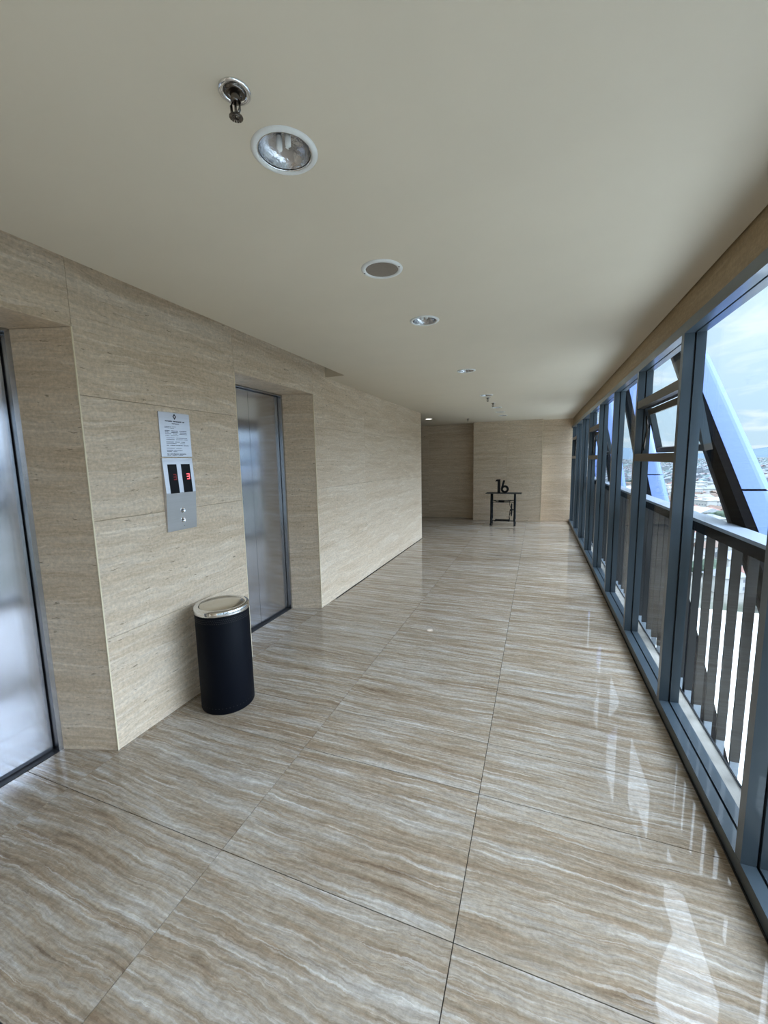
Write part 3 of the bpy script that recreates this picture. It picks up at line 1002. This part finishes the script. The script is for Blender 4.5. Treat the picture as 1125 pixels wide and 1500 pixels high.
def house_mesh(kind, w, l, h, rh, roof):
    mb = MB().box(-w / 2, w / 2, -l / 2, l / 2, 0, h, 0)
    if kind == 'gable':
        e = .8
        mb.prism([(-w / 2 - e, h), (w / 2 + e, h), (0, h + rh)], -l / 2 - e, l / 2 + e, 'Y', 1)
    elif kind == 'hip':
        e = .8
        a, b = w / 2 + e, l / 2 + e
        c = max(.5, b - a)
        mb.add([(-a, -b, h), (a, -b, h), (a, b, h), (-a, b, h), (0, -c, h + rh), (0, c, h + rh)], [(0, 1, 4), (1, 2, 5, 4), (2, 3, 5), (3, 0, 4, 5), (3, 2, 1, 0)], 1)
    else:
        mb.box(-w / 2 - .4, w / 2 + .4, -l / 2 - .4, l / 2 + .4, h, h + .7, 1)
        mb.box(-w / 6, w / 5, -l / 5, l / 8, h + .7, h + 3, 0)
    # windows: dark bays on the long sides
    for y in [(-l / 2 + 1.5) + 3 * q for q in range(max(1, int((l - 2) / 3)))]:
        for zz in range(max(1, int(h / 3.2))):
            for x in (-w / 2 - .06, w / 2 - .04):
                mb.box(x, x + .1, y, y + 1.3, zz * 3.2 + 1.0, zz * 3.2 + 2.4, 2)
    return mb.mesh('house', ['house_white', roof, 'far_roof'])


VAR = [('hip', 9, 12, 3.6, 3.2, 'roof_red', 'white house with a red tiled hip roof in the city below'),
       ('gable', 8, 14, 3.8, 2.8, 'roof_brown', 'white house with a brown gable roof in the city below'),
       ('gable', 11, 18, 5, 3.0, 'roof_grey', 'long white building with a grey sheet roof in the city below'),
       ('flat', 12, 15, 9, 0, 'roof_pale', 'pale flat roofed block in the city below'),
       ('hip', 10, 13, 6.6, 3.0, 'roof_grey', 'two storey house with grey hip roof in the city below'),
       ('gable', 16, 34, 7, 3.2, 'roof_pale', 'large pale roofed hall in the city below')]
HM = [house_mesh(*v[:6]) for v in VAR]
GR = ['red roofed houses', 'brown roofed houses', 'grey roofed long buildings', 'flat roofed blocks', 'grey hip roofed houses', 'pale roofed halls']
def seen_at(x, y, z):
    d = Vector((x, y, z - 1.65))
    k = d.dot(f_)
    return 562.5 + 592.69 * d.dot(r_) / k, 750 - 592.69 * d.dot(u_) / k


def where(x, y):
    px, py = seen_at(x, y, ZG + 4)
    if px > 1090:
        w = 'right of the nearest slanting column'
    elif px > 1012:
        w = 'left of the nearest slanting column' if py < 770 else 'behind the balustrade bars'
    elif px > 925:
        w = 'under the open sash'
    else:
        w = 'through the far window bays'
    d = math.hypot(x, y)
    return ('near' if d < 400 else 'mid' if d < 620 else 'far'), w


hr = random.Random(11)
spots = []
tries = 0
while len(spots) < 250 and tries < 20000:
    tries += 1
    t_ = hr.uniform(.10, .62)
    d = 210 + 700 * hr.random() ** 1.15
    x, y = d * math.sin(math.atan(t_)), d * math.cos(math.atan(t_))
    k = hr.choices(range(6), (3, 4, 4, 2.5, 4, 1.5))[0]
    rr = (9, 9, 12, 11, 10, 20)[k]
    px, py = seen_at(x, y, ZG + 4)
    if px > 1135 or px < 840 or any((x - a) ** 2 + (y - b) ** 2 < (rr + c) ** 2 for a, b, c in spots):
        continue
    spots.append((x, y, rr))
    o = put('house', HM[k], None, (x, y, ZG))
    o.rotation_euler.z = hr.choice((0, PI / 2)) + .5 + hr.uniform(-.12, .12)
    sc = hr.uniform(.85, 1.2)
    o.scale = (sc, sc, hr.uniform(.85, 1.15))
    zone, w = where(x, y)
    tag(o, VAR[k][6].replace('in the city below', {'near': 'nearer city', 'mid': 'mid city', 'far': 'far city'}[zone] + ' ' + w), 'house', GR[k] + ' ' + zone + ' ' + w)


def tree_mesh(seed):
    q = random.Random(seed)
    bm = bmesh.new()
    for _ in range(4):
        s = q.uniform(2.0, 3.6)
        mt = Matrix.Translation((q.uniform(-2, 2), q.uniform(-2, 2), 4.5 + q.uniform(-1, 1.6))) @ Matrix.Scale(s, 4)
        bmesh.ops.create_icosphere(bm, subdivisions=2, radius=1.0, matrix=mt)
    for v in bm.verts:
        v.co += Vector((q.uniform(-.4, .4), q.uniform(-.4, .4), q.uniform(-.4, .4)))
    bmesh.ops.create_cone(bm, segments=8, radius1=.45, radius2=.25, depth=4, cap_ends=True, matrix=Matrix.Translation((0, 0, 2)))
    me = bpy.data.meshes.new('tree')
    bm.to_mesh(me)
    bm.free()
    me.materials.append(M['green'])
    return me


TM = [tree_mesh(k) for k in range(4)]
n_t = 0
tries = 0
while n_t < 260 and tries < 60000:
    tries += 1
    t_ = hr.uniform(.10, .62)
    d = 190 + 640 * hr.random() ** 1.1
    x, y = d * math.sin(math.atan(t_)), d * math.cos(math.atan(t_))
    px, py = seen_at(x, y, ZG + 4)
    if px > 1135 or px < 840 or any((x - a) ** 2 + (y - b) ** 2 < (c + 9) ** 2 for a, b, c in spots):
        continue
    o = put('tree', TM[n_t % 4], None, (x, y, ZG))
    s = hr.uniform(.8, 1.5)
    spots.append((x, y, 7.0))
    o.scale = (s, s, s * hr.uniform(.8, 1.1))
    o.rotation_euler.z = hr.uniform(0, 6)
    zone, w = where(x, y)
    tag(o, 'round green tree ' + {'near': 'nearer city', 'mid': 'mid city', 'far': 'far city'}[zone] + ' ' + w, 'tree', 'trees ' + zone + ' ' + w)
    n_t += 1
# beyond: too many and too small to count
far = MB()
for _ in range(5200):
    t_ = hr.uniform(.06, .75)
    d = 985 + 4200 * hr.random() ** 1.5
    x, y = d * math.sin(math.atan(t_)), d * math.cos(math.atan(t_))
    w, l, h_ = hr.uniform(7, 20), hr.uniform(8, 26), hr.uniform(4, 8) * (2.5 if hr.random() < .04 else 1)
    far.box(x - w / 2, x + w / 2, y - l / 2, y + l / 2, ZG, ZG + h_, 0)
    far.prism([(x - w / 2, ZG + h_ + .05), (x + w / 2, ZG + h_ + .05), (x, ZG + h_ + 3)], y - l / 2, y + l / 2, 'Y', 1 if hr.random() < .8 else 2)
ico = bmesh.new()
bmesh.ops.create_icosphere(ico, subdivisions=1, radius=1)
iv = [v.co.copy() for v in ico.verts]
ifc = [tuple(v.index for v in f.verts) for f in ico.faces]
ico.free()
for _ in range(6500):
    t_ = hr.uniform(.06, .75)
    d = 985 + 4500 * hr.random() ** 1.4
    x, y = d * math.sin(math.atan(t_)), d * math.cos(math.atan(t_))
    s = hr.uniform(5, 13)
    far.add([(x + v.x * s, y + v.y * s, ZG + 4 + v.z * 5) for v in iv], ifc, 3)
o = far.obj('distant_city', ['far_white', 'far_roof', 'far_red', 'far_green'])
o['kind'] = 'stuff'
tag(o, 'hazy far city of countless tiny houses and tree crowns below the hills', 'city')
bpy.context.view_layer.update()
